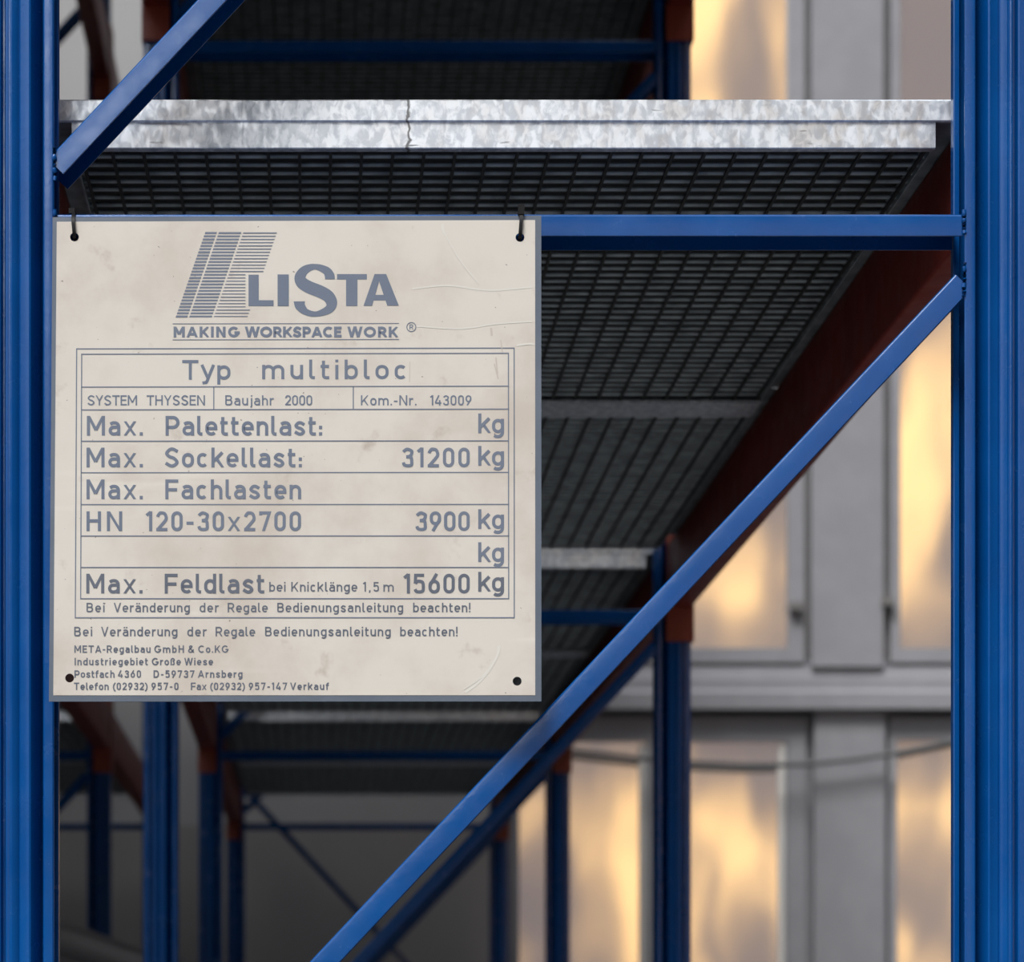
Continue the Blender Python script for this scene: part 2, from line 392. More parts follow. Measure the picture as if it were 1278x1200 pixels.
# ------------------------------------------------------------------ galvanised shelf panels
PL = 1.275
def panel_proto(label, group):
    e = empty('shelf_panel'); tag(e, label, 'shelf panel', group)
    x0, x1 = -.257, .656
    prof = [(0, .0015), (.0015, 0), (.0025, .0005), (.0025, .0265), (.001, .0285), (-.0005, .0300), (-.0005, .0495), (.001, .0510), (.020, .0510), (.020, .0490),
            (.004, .0488), (.004, .0300), (.006, .028), (.006, .002), (.012, .002), (.012, 0)]
    # front rail: lower web between the beams, upper lip running on over them
    low = [(0.002, .001), (.003, 0), (.014, 0), (.014, .002), (.005, .002), (.005, .028), (0.0015, .028), (.0015, .0265), (.002, .0262)]
    up = [(.0005, .0275), (-.001, .0290), (-.001, .0495), (.0005, .0510), (.022, .0510), (.022, .0490), (.002, .0488), (.002, .0275)]
    fr = MB().prism(low, (x0, 0, 0), (x1, 0, 0), (0, 1, 0), (0, 0, 1)).prism(up, (x0 - .024, 0, 0), (x1 + .022, 0, 0), (0, 1, 0), (0, 0, 1))
    fr.obj('front_rail', M['galv'], e, True, 40)
    lowr = [(PL - u, w) for u, w in low]; upr = [(PL - u, w) for u, w in up]
    MB().prism(lowr, (x0, 0, 0), (x1, 0, 0), (0, 1, 0), (0, 0, 1)).prism(upr, (x0 - .024, 0, 0), (x1 + .022, 0, 0), (0, 1, 0), (0, 0, 1)).obj('rear_rail', M['galv'], e, True, 40)
    for xa, sg in ((x0, -1), (x1, 1)):
        MB().box(min(xa, xa - sg * .002), max(xa, xa - sg * .002), .006, PL - .006, .001, .030).box(min(xa - sg * .002, xa + sg * .060), max(xa - sg * .002, xa + sg * .060), .004, PL - .004, .0275, .0295).obj('side_rail', M['grate'], e, False)
    MB().box(x0 + .002, x1 - .002, .006, PL - .006, .020, .026).obj('shade_sheet', M['shade'], e, False)  # dark sheet added for the blackness seen between the bars
    g = MB(); xb = MB(); n = 41
    for i in range(n):
        y = .022 + (PL - .044) * i / (n - 1); g.tube([(x0 + .001, y, .0070), (x1 - .001, y, .0070)], .0026, 8)
    nx = 28
    for i in range(nx):
        x = x0 + .008 + (x1 - x0 - .016) * i / (nx - 1); xb.box(x - .0016, x + .0016, .006, PL - .006, .0008, .0044)
    xb.obj('cross_bar', M['shade'], e, False)  # shade of the unlit undersides is put into the bar colour
    g.obj('grating', M['grate'], e)
    return e
ZP = .951
GS = 'galvanised grating panels of the rack shelves'
def ploc(bay, k, z, xo=0): return (xo, bay * BAY + (.100 if k == 0 else 1.376), CAM_Z + z)
pp = panel_proto('galvanised shelf panel with a bright front edge, resting above the sign', GS); pp.location = ploc(0, 0, ZP)
copy_thing(pp, ploc(0, 1, ZP), 'rear grating panel of the front bay, dark underside right of the sign')
txt = [('front', 'rear'), ('front', 'rear')]
copy_thing(pp, ploc(1, 0, ZP), 'lower grating panel just behind the second frame, a pale edge right of the sign')
copy_thing(pp, ploc(1, 1, ZP), 'lower grating panel in the rear half of the second bay')
copy_thing(pp, ploc(2, 0, ZP), 'lower grating panel in the front half of the last bay, below the sign')
copy_thing(pp, ploc(2, 1, ZP), 'lower grating panel at the far end of the rack, before the back wall')
Z2 = ZP + ZB2 - ZB1
copy_thing(pp, ploc(0, 0, Z2), 'upper grating panel over the front bay, above the bright galvanised edge')  # out of view, put in to shade the front bay
copy_thing(pp, ploc(0, 1, Z2), 'upper grating panel over the rear half of the front bay')  # also unseen, added to keep light off the bay below
copy_thing(pp, ploc(1, 0, Z2), 'upper dark grating panel above the bright galvanised edge, nearest the second frame')
copy_thing(pp, ploc(1, 1, Z2), 'upper dark grating panel in the rear half of the second bay')
copy_thing(pp, ploc(2, 0, Z2), 'upper dark grating panel in the front half of the last bay')
copy_thing(pp, ploc(2, 1, Z2), 'upper dark grating panel at the far end of the rack')
GSL = 'grating panels of the neighbouring rack'
for bay, k, lb in ((1, 0, 'neighbouring rack panel behind the front left post'), (1, 1, 'neighbouring rack panel just below the lower left sign corner'),
                   (2, 0, 'dark neighbouring rack panel behind its orange connector'), (2, 1, 'rearmost dark panel of the neighbouring rack')):
    copy_thing(pp, ploc(bay, k, ZP, XL), lb, GSL)
# tie bars under the panel joints
def tie_bar(bay, label, z=ZP):
    o = MB().box(-.2565, .655, bay * BAY + 1.330, bay * BAY + 1.430, CAM_Z + z - .0045, CAM_Z + z - .0008).obj('tie_bar', M['galv'], None, False)
    tag(o, label, 'tie bar', 'flat bars under the panel joints')
tie_bar(0, 'flat grey bar across the dark shelf underside right of the sign')
tie_bar(1, 'flat grey bar under the shelf of the second bay')
tie_bar(2, 'flat grey bar under the shelf of the last bay')

# ------------------------------------------------------------------ pipe leaning between the racks
pp_ = [(-1.10, 3.9, CAM_Z + .36), (-.72, 4.4, CAM_Z + .30), (-.60, 4.7, CAM_Z + .265), (-.50, 5.0, CAM_Z + .232), (-.38, 5.3, CAM_Z + .205)]

# ------------------------------------------------------------------ lettering: strokes of even width
XH, DS = .73, -.25
def arc(cx, cy, rx, ry, a0, a1, n=10):
    return [(cx + rx * math.cos(R(a0 + (a1 - a0) * i / n)), cy + ry * math.sin(R(a0 + (a1 - a0) * i / n))) for i in range(n + 1)]
def cr(p, n=6):
    q = [(2 * p[0][0] - p[1][0], 2 * p[0][1] - p[1][1])] + p + [(2 * p[-1][0] - p[-2][0], 2 * p[-1][1] - p[-2][1])]; out = []
    for i in range(1, len(q) - 2):
        for k in range(n):
            t = k / n
            out.append(tuple(.5 * (2 * q[i][j] + (q[i + 1][j] - q[i - 1][j]) * t + (2 * q[i - 1][j] - 5 * q[i][j] + 4 * q[i + 1][j] - q[i + 2][j]) * t * t
                        + (3 * q[i][j] - q[i - 1][j] - 3 * q[i + 1][j] + q[i + 2][j]) * t ** 3) for j in (0, 1)))
    return out + [p[-1]]
def ring(x0, x1, y0, y1, n=10):
    r = (x1 - x0) / 2; ry = min(r, (y1 - y0) / 2); cx = (x0 + x1) / 2
    p = arc(cx, y1 - ry, r, ry, 0, 180, n) + arc(cx, y0 + ry, r, ry, 180, 360, n)
    return p + [p[0]]
def glyph(ch, h):
    """(ink width, strokes) for cap height 1; h = half stroke"""
    T, X = 1 - h, XH - h
    if ch in 'oO0D':
        if ch == 'o': return .61, [ring(h, .61 - h, h, X)]
        if ch == 'O': return 1.0, [ring(h, 1 - h, h, T, 16)]
        if ch == '0': return .58, [ring(h, .58 - h, h, T)]
        w = .74; r = .36
        return w, [[(h, h), (w - r, h)] + arc(w - h - r + h, .5, r - h, .5 - h, -90, 90, 14) + [(h, T), (h, h), (h + .1, h)]]
    if ch == 'a':
        w = .60; r = .2
        return w, [[(w - h, 0), (w - h, X - r)] + arc(w - h - r, X - r, r, r, 0, 90, 6) + cr([(w - h - r - .06, X), (.2, X - .01), (.09, X - .07)]),
                   [(w - h, .425), (.26, .425)] + arc(.25, (.425 + h) / 2, .25 - h, (.425 - h) / 2, 90, 270, 8) + cr([(.3, h), (.42, h + .03), (w - h, .2)])]
    if ch == 'b': return .61, [[(h, 0), (h, 1)], ring(h, .61 - h, h, X)]
    if ch == 'd': return .61, [[(.61 - h, 0), (.61 - h, 1)], ring(h, .61 - h, h, X)]
    if ch == 'p': return .61, [[(h, DS), (h, XH)], ring(h, .61 - h, h, X)]
    if ch == 'g':
        w = .61; r = .22
        return w, [ring(h, w - h, h, X), [(w - h, XH), (w - h, DS + r + h)] + arc(w - h - r, DS + h + r, r, r, 0, -90, 6) + cr([(.3, DS + h), (.2, DS + h + .01), (.11, DS + h + .06)])]
    if ch == 'c':
        w = .57; r = w / 2 - h; return w, [arc(w / 2, X - r, r, r, 40, 180, 10) + arc(w / 2, h + r, r, r, 180, 320, 10)]
    if ch == 'e':
        w = .61; r = w / 2 - h
        return w, [[(h, .36), (w - h, .36), (w - h, X - r)] + arc(w / 2, X - r, r, r, 0, 180, 12) + arc(w / 2, h + r, r, r, 180, 318, 10)]
    if ch == 'f': return .42, [[(.16, 0), (.16, T - .18)] + arc(.34, T - .18, .18, .18, 180, 90, 6) + [(.42, T)], [(0, X), (.40, X)]]
    if ch in 'hn':
        w = .59; r = w / 2 - h
        return w, [[(h, 0), (h, 1 if ch == 'h' else XH)], arc(w / 2, X - r, r, r, 180, 0, 12) + [(w - h, 0)]]
    if ch == 'm':
        w = 1.02; m_ = w / 2; r = (m_ - h) / 2
        return w, [[(h, 0), (h, XH)], arc(h + r, X - r, r, r, 180, 0, 10) + [(m_, 0)], arc(m_ + r, X - r, r, r, 180, 0, 10) + [(w - h, 0)]]
    if ch == 'u':
        w = .59; r = w / 2 - h
        return w, [[(w - h, 0), (w - h, XH)], [(h, XH)] + arc(w / 2, h + r, r, r, 180, 360, 12)]
    if ch == 'r': return .40, [[(h, 0), (h, XH)], arc(h + .25, X - .25, .25, .25, 180, 90, 8) + [(.40, X - .01)]]
    if ch == 'i': return 2 * h + .01, [[(h, 0), (h, XH)], [(h, .86), (h, 1)]]
    if ch == 'j': return .24, [[(.24 - h, XH), (.24 - h, DS + .14)] + arc(.24 - h - .14, DS + .14 + h - .0, .14, .14, 0, -80, 6), [(.24 - h, .86), (.24 - h, 1)]]
    if ch == 'l': return .27, [[(h, 1), (h, h + .12)] + arc(h + .12, h + .12, .12, .12, 180, 270, 6) + [(.27, h)]]
    if ch == 't': return .40, [[(.13, .94), (.13, h + .12)] + arc(.25, h + .12, .12, .12, 180, 270, 6) + [(.39, h)], [(0, X), (.38, X)]]
    if ch == 'k': return .61, [[(h, 0), (h, 1)], [(.10, .30), (.56, XH + .03)], [(.26, .44), (.575, -.03)]]
    if ch == 'x': return .62, [[(.06, -.03), (.56, XH + .03)], [(.06, XH + .03), (.56, -.03)]]
    if ch == 'y': return .64, [[(.055, XH + .03), (.33, .07)], [(.585, XH + .03), (.33, .05)] + cr([(.30, -.05), (.25, -.15), (.19, DS + h + .02), (.08, DS + h)])]
    if ch == 's':
        w = .57; return w, [cr([(w - .05, X - .10), (w * .5 + .06, X), (.2, X - .015), (h + .015, X - .15), (.2, .40), (.36, .345), (w - h - .01, .20), (.38, h + .012), (.25, h), (.04, h + .11)])]
    if ch == 'S':
        w = .72; return w, [cr([(w - .06, T - .12), (w * .5 + .08, T), (.26, T - .02), (h + .02, T - .21), (.24, .545), (.46, .465), (w - h - .01, .265), (.48, h + .02), (.30, h), (.05, h + .14)])]
    if ch in 'äßö':
        if ch == 'ä':
            w, s = glyph('a', h); return w, s + [[(.18, .85), (.18, .98)], [(.42, .85), (.42, .98)]]
        return .60, [[(h, 0), (h, T - .21)] + arc(h + .21, T - .21, .21, .21, 180, 0, 10) + cr([(h + .41, T - .28), (.36, .60)]) + cr([(.36, .58), (.54 - h + .02, .36), (.52 - h + .04, .15), (.36, h), (.24, h)])]
    if ch == 'T': return .73, [[(0, T), (.73, T)], [(.365, 0), (.365, T)]]
    if ch == 'Y': return .74, [[(.06, 1.03), (.37, .45)], [(.68, 1.03), (.37, .45)], [(.37, 0), (.37, .48)]]
    if ch == 'V': return .76, [[(.06, 1.03), (.38, .02)], [(.70, 1.03), (.38, .02)]]
    if ch == 'W': return 1.12, [[(.06, 1.03), (.30, .02)], [(.30, .02), (.56, 1.0)], [(.56, 1.0), (.82, .02)], [(1.06, 1.03), (.82, .02)]]
    if ch == 'A': return .82, [[(.065, -.03), (.41, .99)], [(.755, -.03), (.41, .99)], [(.2, .30), (.62, .30)]]
    if ch == 'M': return .92, [[(h, 0), (h, 1)], [(h + .01, 1.02), (.46, .28)], [(.92 - h - .01, 1.02), (.46, .28)], [(.92 - h, 0), (.92 - h, 1)]]
    if ch == 'N': return .78, [[(h, 0), (h, 1)], [(h + .01, 1.02), (.78 - h - .01, -.02)], [(.78 - h, 0), (.78 - h, 1)]]
    if ch == 'H': return .74, [[(h, 0), (h, 1)], [(.74 - h, 0), (.74 - h, 1)], [(h, .52), (.74 - h, .52)]]
    if ch == 'I': return 2 * h, [[(h, 0), (h, 1)]]
    if ch == 'E': return .62, [[(.62, T), (h, T), (h, h), (.62, h)], [(h, .52), (.57, .52)]]
    if ch == 'F': return .66, [[(.66, T), (h, T), (h, 0)], [(h, .48), (.60, .48)]]
    if ch == 'K': return .74, [[(h, 0), (h, 1)], [(.12, .34), (.67, 1.03)], [(.30, .55), (.68, -.03)]]
    if ch == 'P':
        r = (T - .42) / 2; return .71, [[(h, 0), (h, T), (.71 - h - r, T)] + arc(.71 - h - r, T - r, r, r, 90, -90, 10) + [(h, .42)]]
    if ch == 'R':
        r = (T - .44) / 2; return .73, [[(h, 0), (h, T), (.70 - h - r, T)] + arc(.70 - h - r, T - r, r, r, 90, -90, 10) + [(h, .44)], [(.38, .44), (.665, -.03)]]
    if ch == 'B':
        r1 = (T - .53) / 2; r2 = (.53 - h) / 2
        return .71, [[(h, h), (h, T), (.67 - h - r1, T)] + arc(.67 - h - r1, T - r1, r1, r1, 90, -90, 8) + [(h, .53)], [(.42, .53), (.71 - h - r2, .53)] + arc(.71 - h - r2, h + r2, r2, r2, 90, -90, 8) + [(h - .0, h)]]
    if ch in 'CG':
        w = .84 if ch == 'C' else .92; r = .47 - h
        if ch == 'C': return w, [arc(.47, .5, r, .5 - h, 48, 312, 22)]
        return w, [arc(.47, .5, r, .5 - h, 42, 318, 22) + [(.47 + r, .40)], [(.52, .44), (.47 + r + h, .44)]]
    if ch == '1': return .32, [[(.32 - h, 0), (.32 - h, 1)], [(.32 - h, .965), (.03, .79)]]
    if ch == '2': return .58, [cr([(h, .72), (h + .03, T - .12), (.20, T - .01), (.29, T), (.42, T - .03), (.58 - h, .76), (.50, .58), (.28, .30), (h + .02, h + .02)]) , [(.01, h), (.58, h)]]
    if ch == '3': return .58, [cr([(h, .78), (h + .06, T - .07), (.28, T), (.48, T - .08), (.505, .75), (.45, .60), (.30, .535), (.22, .535)]), cr([(.22, .535), (.32, .535), (.47, .48), (.58 - h, .28), (.48, .12), (.29, h), (.12, .13), (h, .25)])]
    if ch == '4': return .64, [[(.40, 1.0), (.05, .27)], [(.02, .24), (.64, .24)], [(.47, 0), (.47, .52)]]
    if ch == '5': return .58, [[(.54, T), (h + .03, T), (h + .01, .50)] , cr([(h + .01, .50), (.18, .60), (.30, .62), (.46, .56), (.58 - h, .34), (.47, .13), (.29, h), (.14, .11), (h, .22)])]
    if ch == '6': return .58, [cr([(.42, 1.0), (.26, .72), (.12, .48), (h, .30)]), ring(h, .58 - h, h, .62)]
    if ch == '9': return .58, [cr([(.16, 0.0), (.32, .28), (.46, .52), (.58 - h, .70)]), ring(h, .58 - h, .38, T)]
    if ch == '7': return .58, [[(h, .80), (h, T), (.52, T), (.22, -.02)]]
    if ch == '-': return .36, [[(0, .40), (.36, .40)]]
    if ch == '.': return 2.1 * h, [[(h, 0), (h, 2.1 * h)]]
    if ch == ':': return 2.1 * h, [[(h, 0), (h, 2.1 * h)], [(h, .33), (h, .33 + 2.1 * h)]]
    if ch == ',': return 2.1 * h, [[(h * 1.2, 2.1 * h), (h * 1.2, 0), (h * .7, -.12)]]
    if ch == '!': return 2 * h, [[(h, .28), (h, 1)], [(h, 0), (h, .15)]]
    if ch == '(': return .30, [arc(.62, .40, .54, .66, 122, 238, 10)]
    if ch == ')': return .30, [arc(-.32, .40, .54, .66, 58, -58, 10)]
    if ch == '&': return .80, [cr([(.76, .02), (.52, .30), (.22, .68), (.22, .86), (.36, T), (.50, .86), (.44, .70), (.24, .52), (.08, .30), (.14, .12), (.32, h), (.54, .14), (.70, .46)])]
    if ch == ' ': return .30, []
    raise KeyError(ch)
def stroke_quads(p, w, ylim=None):
    """ribbon of width w along 2-D points with mitred joints"""
    q = [p[0]]
    for a in p[1:]:
        if math.hypot(a[0] - q[-1][0], a[1] - q[-1][1]) > 1e-4: q.append(a)
    closed = len(q) > 3 and math.hypot(q[0][0] - q[-1][0], q[0][1] - q[-1][1]) < 1e-3
    n = len(q); L, Rr = [], []
    for i in range(n):
        if closed: a, b, c = q[(i - 1) if i > 0 else n - 2], q[i], q[(i + 1) if i < n - 1 else 1]
        else: a, b, c = q[max(i - 1, 0)], q[i], q[min(i + 1, n - 1)]
        d1 = Vector((b[0] - a[0], b[1] - a[1])); d2 = Vector((c[0] - b[0], c[1] - b[1]))
        if d1.length < 1e-6: d1 = d2
        if d2.length < 1e-6: d2 = d1
        d1.normalize(); d2.normalize()
        n1, n2 = Vector((-d1.y, d1.x)), Vector((-d2.y, d2.x)); mv = n1 + n2
        if mv.length < .3: mv = n1
        mv.normalize(); k = min(1 / max(mv.dot(n1), .3), 1.6) * w / 2
        L.append((b[0] + mv.x * k, b[1] + mv.y * k)); Rr.append((b[0] - mv.x * k, b[1] - mv.y * k))
    if ylim: L = [(x, min(max(y, ylim[0]), ylim[1])) for x, y in L]; Rr = [(x, min(max(y, ylim[0]), ylim[1])) for x, y in Rr]
    return L + Rr, [(i, i + 1, n + i + 1, n + i) for i in range(n - 1)]

# ------------------------------------------------------------------ the sign
SW, SH = .4987, .4978
sign = empty('rating_sign', (-.0196, -.021, CAM_Z + .5998))
sign.rotation_mode = 'XYZ'
sign.rotation_euler = (Matrix.Rotation(R(-1.1956), 3, 'Z') @ Matrix.Rotation(R(-2.6936), 3, 'X') @ Matrix.Rotation(R(.1308), 3, 'Y')).to_euler()
tag(sign, 'cream load rating sign with grey lettering, tied to the blue front frame', 'sign')
def sp(px, py):
    """measured photo point -> metres on the sign's own plane, from its centre"""
    t = (py - 270) / 605.0
    xl, xr = 65.5 - 4.5 * t, 675.5 + .2 * t
    u = (px - xl) / (xr - xl); yt, yb = 271 - 2.2 * u, 875
    tt = (py - yt) / (yb - yt)
    return ((u - .5) * SW, (.5 - tt) * SH)
def holed_plate(name, w, h, cx, cz, holes, rad, y0, y1, m):
    bm = bmesh.new(); edges = []
    def loop(pts):
        vs = [bm.verts.new((x, y0, z)) for x, z in pts]
        for i in range(len(vs)): edges.append(bm.edges.new((vs[i], vs[(i + 1) % len(vs)])))
    loop([(cx - w / 2, cz - h / 2), (cx + w / 2, cz - h / 2), (cx + w / 2, cz + h / 2), (cx - w / 2, cz + h / 2)])
    for hx, hz in holes: loop([(hx + rad * math.cos(2 * math.pi * k / 28), hz + rad * math.sin(2 * math.pi * k / 28)) for k in range(28)])
    bmesh.ops.triangle_fill(bm, use_beauty=True, use_dissolve=False, edges=edges)
    ret = bmesh.ops.extrude_face_region(bm, geom=list(bm.faces))
    for g in ret['geom']:
        if isinstance(g, bmesh.types.BMVert): g.co.y = y1
    bmesh.ops.recalc_face_normals(bm, faces=bm.faces)
    me = bpy.data.meshes.new(name); bm.to_mesh(me); bm.free(); me.materials.append(m)
    o = bpy.data.objects.new(name, me); C.objects.link(o); o.parent = sign; return o
HOLES = [sp(93, 296), sp(649, 296.5), sp(87, 846), sp(645.5, 850)]
HR = .0045
holed_plate('backing_plate', SW, SH, 0, 0, HOLES, HR, 0, .002, M['plate'])
pa, pb = sp(70.9, 276.8), sp(668.0, 867.4)
holed_plate('paper_face', pb[0] - pa[0], pa[1] - pb[1], (pa[0] + pb[0]) / 2, (pa[1] + pb[1]) / 2, HOLES, HR, -.0004, -.0000, M['paper'])
YI = -.0006
PXM = SW / 611.0
class Ink:
    def __init__(s): s.v = []; s.f = []
    def poly2(s, pts, faces=None):
        s.k = (getattr(s, 'k', 0) + 1) % 4; yy = YI - s.k * 4e-5      # printed strokes lie over one another, never in one plane
        k = len(s.v); s.v += [(x, yy, z) for x, z in pts]
        s.f += [tuple(i + k for i in f) for f in (faces or [tuple(range(len(pts)))])]
    def px(s, pts): s.poly2([sp(x, y) for x, y in pts])
    def line(s, x0, y0, x1, y1, w=1.35):
        dx_, dy_ = x1 - x0, y1 - y0; L = math.hypot(dx_, dy_); nx_, ny_ = -dy_ / L * w / 2, dx_ / L * w / 2
        ex, ey = dx_ / L * w / 2, dy_ / L * w / 2
        s.px([(x0 + nx_ - ex, y0 + ny_ - ey), (x1 + nx_ + ex, y1 + ny_ + ey), (x1 - nx_ + ex, y1 - ny_ + ey), (x0 - nx_ - ex, y0 - ny_ - ey)])
    def word(s, text, x0, x1, base, cap, w=.14, slope=0.0, hs=None):
        """text set between photo columns x0 and x1 on a baseline, even tracking"""
        h = w / 2; gl = [glyph(c, h) for c in text]; tot = sum(g[0] for g in gl); n = len(gl)
        hs_ = hs or 1.0
        gap = ((x1 - x0) / cap - tot * hs_) / (n - 1) if n > 1 else 0
        if n == 1: hs_ = (x1 - x0) / cap / tot
        if gap < .06 and n > 1: gap = .06; hs_ = ((x1 - x0) / cap - gap * (n - 1)) / tot
        x = 0.0
        for gw, strokes in gl:
            for st in strokes:
                ys = [p[1] for p in st]
                lim = (0.0, 1.0) if (max(ys) > 1.001 or min(ys) < -.001) and min(ys) > -.06 else None
                if lim and max(ys) < .9: lim = (0.0, XH)
                q, f = stroke_quads([(p[0] * hs_, p[1]) for p in st], w, lim)
                s.poly2([sp(x0 + (x + a) * cap, base - b_ * cap) for a, b_ in q], f)
            x += gw * hs_ + gap
    def obj(s, name, m):
        me = bpy.data.meshes.new(name); me.from_pydata(s.v, [], s.f); me.materials.append(m)
        bm = bmesh.new(); bm.from_mesh(me)
        for f in bm.faces:
            f.normal_update()
            if f.normal.y > 0: f.normal_flip()
        bm.to_mesh(me); bm.free()
        o = bpy.data.objects.new(name, me); C.objects.link(o); o.parent = sign; return o

def lg(x, y): return (210 + x / 3.994, 280 + y / 3.994)       # logo measured on an enlarged crop
ink = Ink()
for i in range(27):
    y = 44 + (462 - 44) * i / 26; t = i / 26; sh = -145 * t
    w1 = 10 - 2.0 * (1 - t) * 0; 
    def row(xa, xb, w, ra=0, rb=0):
        k = 145 / 418.0
        ink.px([lg(xa + k * w / 2, y - w / 2), lg(xb + (k * w / 2 if rb == 0 else 0), y - w / 2), lg(xb - (k * w / 2 if rb == 0 else 0), y + w / 2), lg(xa - k * w / 2, y + w / 2)])
    row(185 + sh, 243 + sh, 10.0); row(253 + sh, 365 + sh, 9.0)
    xa, xb = 375 + sh, 543 + sh
    w = 5.6 - 1.2 * t
    if 246 < y < 418: row(xa, 387, w, 0, 1)
    else: row(xa, xb, w)
ink.obj('logo_stripes', M['ink'])
ink = Ink()
ink.px([lg(402, 253), lg(453, 253), lg(453, 410), lg(402, 410)]); ink.px([lg(453, 381), lg(527, 381), lg(527, 410), lg(453, 410)])
ink.px([lg(547, 252), lg(603, 252), lg(603, 410), lg(547, 410)])
ink.px([lg(843, 250), lg(992, 250), lg(992, 277), lg(843, 277)]); ink.px([lg(888, 277), lg(945, 277), lg(945, 410), lg(888, 410)])
# A
ink.px([lg(1030, 250), lg(1055, 278), lg(1018, 409), lg(975, 409)]); ink.px([lg(1030, 250), lg(1088, 250), lg(1151, 408), lg(1093, 408), lg(1050, 278)])
ink.px([lg(1020, 354), lg(1080, 354), lg(1084, 382), lg(1016, 382)])
# S: spine with swelling width
sx = cr([(808, 276), (805, 255), (787, 231), (735, 213), (685, 228), (660, 262), (668, 292), (705, 316), (760, 338), (800, 362), (816, 396), (800, 428), (740, 450), (690, 440), (661, 412), (655, 387)], 8)
swk = [49, 49, 40, 27, 42, 55, 60, 62, 62, 60, 56, 42, 26, 32, 50, 56]
sw = [swk[min(i // 8, 15)] + (swk[min(i // 8 + 1, 15)] - swk[min(i // 8, 15)]) * (i % 8) / 8 for i in range(len(sx))]
Lp, Rp = [], []
for i, p in enumerate(sx):
    a, b2 = sx[max(i - 1, 0)], sx[min(i + 1, len(sx) - 1)]; d = Vector((b2[0] - a[0], b2[1] - a[1])).normalized()
    if i == 0: d = Vector((0, -1))
    if i == len(sx) - 1: d = Vector((0, -1))
    Lp.append(lg(p[0] - d.y * sw[i] / 2, p[1] + d.x * sw[i] / 2)); Rp.append(lg(p[0] + d.y * sw[i] / 2, p[1] - d.x * sw[i] / 2))
n_ = len(sx)
ink.poly2([sp(*p) for p in Lp + Rp], [(i, i + 1, n_ + i + 1, n_ + i) for i in range(n_ - 1)])
ink.obj('logo_lettering', M['ink'])
ink = Ink()
a, b2 = lg(25, 499), lg(1150, 497); ink.line(*a, *b2, .9); a, b2 = lg(25, 579), lg(1150, 577); ink.line(*a, *b2, .9)
for wd, xa, xb in (('MAKING', 27, 357), ('WORKSPACE', 386, 866), ('WORK', 897, 1146)):
    ink.word(wd, lg(xa, 0)[0], lg(xb, 0)[0], lg(0, 567)[1], 54 / 3.994, .255, hs=1.17)
cx, cy = lg(1213, 515)
rp = [(cx + 5.6 * math.cos(2 * math.pi * k / 32), cy + 5.6 * math.sin(2 * math.pi * k / 32)) for k in range(33)]
q, f = stroke_quads(rp, 1.0); ink.poly2([sp(*p) for p in q], f)
ink.word('R', cx - 2.3, cx + 2.6, cy + 3.1, 6.4, .17)
ink.obj('slogan_lettering', M['ink'])

ink = Ink()
for seg in ((95.8, 436.3, 641.7, 435.3), (641.7, 435.3, 641.9, 771.3), (641.9, 771.3, 94.1, 771.3), (94.1, 771.3, 95.8, 436.3),
            (102.1, 443, 634.6, 441.8), (634.6, 441.8, 634.9, 747.7), (634.9, 747.7, 100.8, 747.7), (100.8, 747.7, 102.1, 443),
            (102, 484.1, 634.6, 482.9), (102, 512.6, 634.6, 511.6), (101.8, 551.7, 634.7, 551.2), (101.6, 591, 634.7, 590.6), (101.4, 630.7, 634.7, 630.5),
            (101.2, 669.8, 634.8, 669.7), (101, 708.9, 634.8, 708.9), (267.3, 484, 267.2, 512.3), (441.4, 484, 441.4, 512)):
    ink.line(*seg, 1.35)
ink.obj('table_grid', M['ink'])
ink = Ink()
ink.word('Typ', 227.8, 288.3, 474.8, 24.5, .155, hs=1.13); ink.word('multibloc', 327.4, 508.5, 474.2, 24.5, .155, hs=1.13)
ink.obj('type_lettering', M['ink'])
ink = Ink()
for t_, a, b2 in (('SYSTEM', 109.3, 171.4), ('THYSSEN', 183.4, 256.3), ('Baujahr', 281.6, 342.2), ('2000', 356.2, 390.2), ('Kom.-Nr.', 450.9, 520.2), ('143009', 537, 588.6)):
    ink.word(t_, a, b2, 507.0, 12.7, .145)
ink.obj('order_lettering', M['ink'])
for row_, kgb in (((('Max.', 108.6, 178.8, 544.7), ('Palettenlast:', 207, 402.8, 544.7)), 541.7),
                  ((('Max.', 108.1, 178.8, 584.3), ('Sockellast:', 205.9, 377.5, 584.3), ('31200', 501.9, 586.5, 584.3)), 582.2),
                  ((('Max.', 108.1, 178.8, 624), ('Fachlasten', 206.7, 376.4, 624)), None),
                  ((('HN', 108.1, 152.8, 663.7), ('120-30x2700', 182.5, 376.2, 663.7), ('3900', 518.8, 586.5, 663.7)), 661.1),
                  ((), 702.2)):
    ink = Ink()
    for t_, a, b2, base in row_: ink.word(t_, a, b2, base, 24.6, .162)
    if kgb: ink.word('kg', 597, 629.2, kgb, 24.6, .162)
    ink.obj('load_lettering', M['ink'])
ink = Ink()
for t_, a, b2 in (('Max.', 107.8, 178.5), ('Feldlast', 205.9, 330.7), ('15600', 504.2, 586.5)): ink.word(t_, a, b2, 741.3, 24.6, .162)
ink.word('kg', 597, 629.2, 739.0, 24.6, .162)
for t_, a, b2 in (('bei', 336.5, 357), ('Knicklänge', 364, 446.4), ('1,5', 453.4, 473.4), ('m', 478.8, 492)): ink.word(t_, a, b2, 739, 12.0, .15)
for xs, base in (((108.1, 130.9, 142.3, 237.4, 249.6, 273.5, 284.6, 334.8, 346.5, 503.6, 515.9, 587.3), 764.6), ((92.7, 115.4, 126.5, 221.9, 234.2, 258.4, 269.5, 319, 331.3, 488.1, 499.8, 571.3), 794.4)):
    for i, t_ in enumerate(('Bei', 'Veränderung', 'der', 'Regale', 'Bedienungsanleitung', 'beachten!')): ink.word(t_, xs[2 * i], xs[2 * i + 1], base, 11.8, .155)
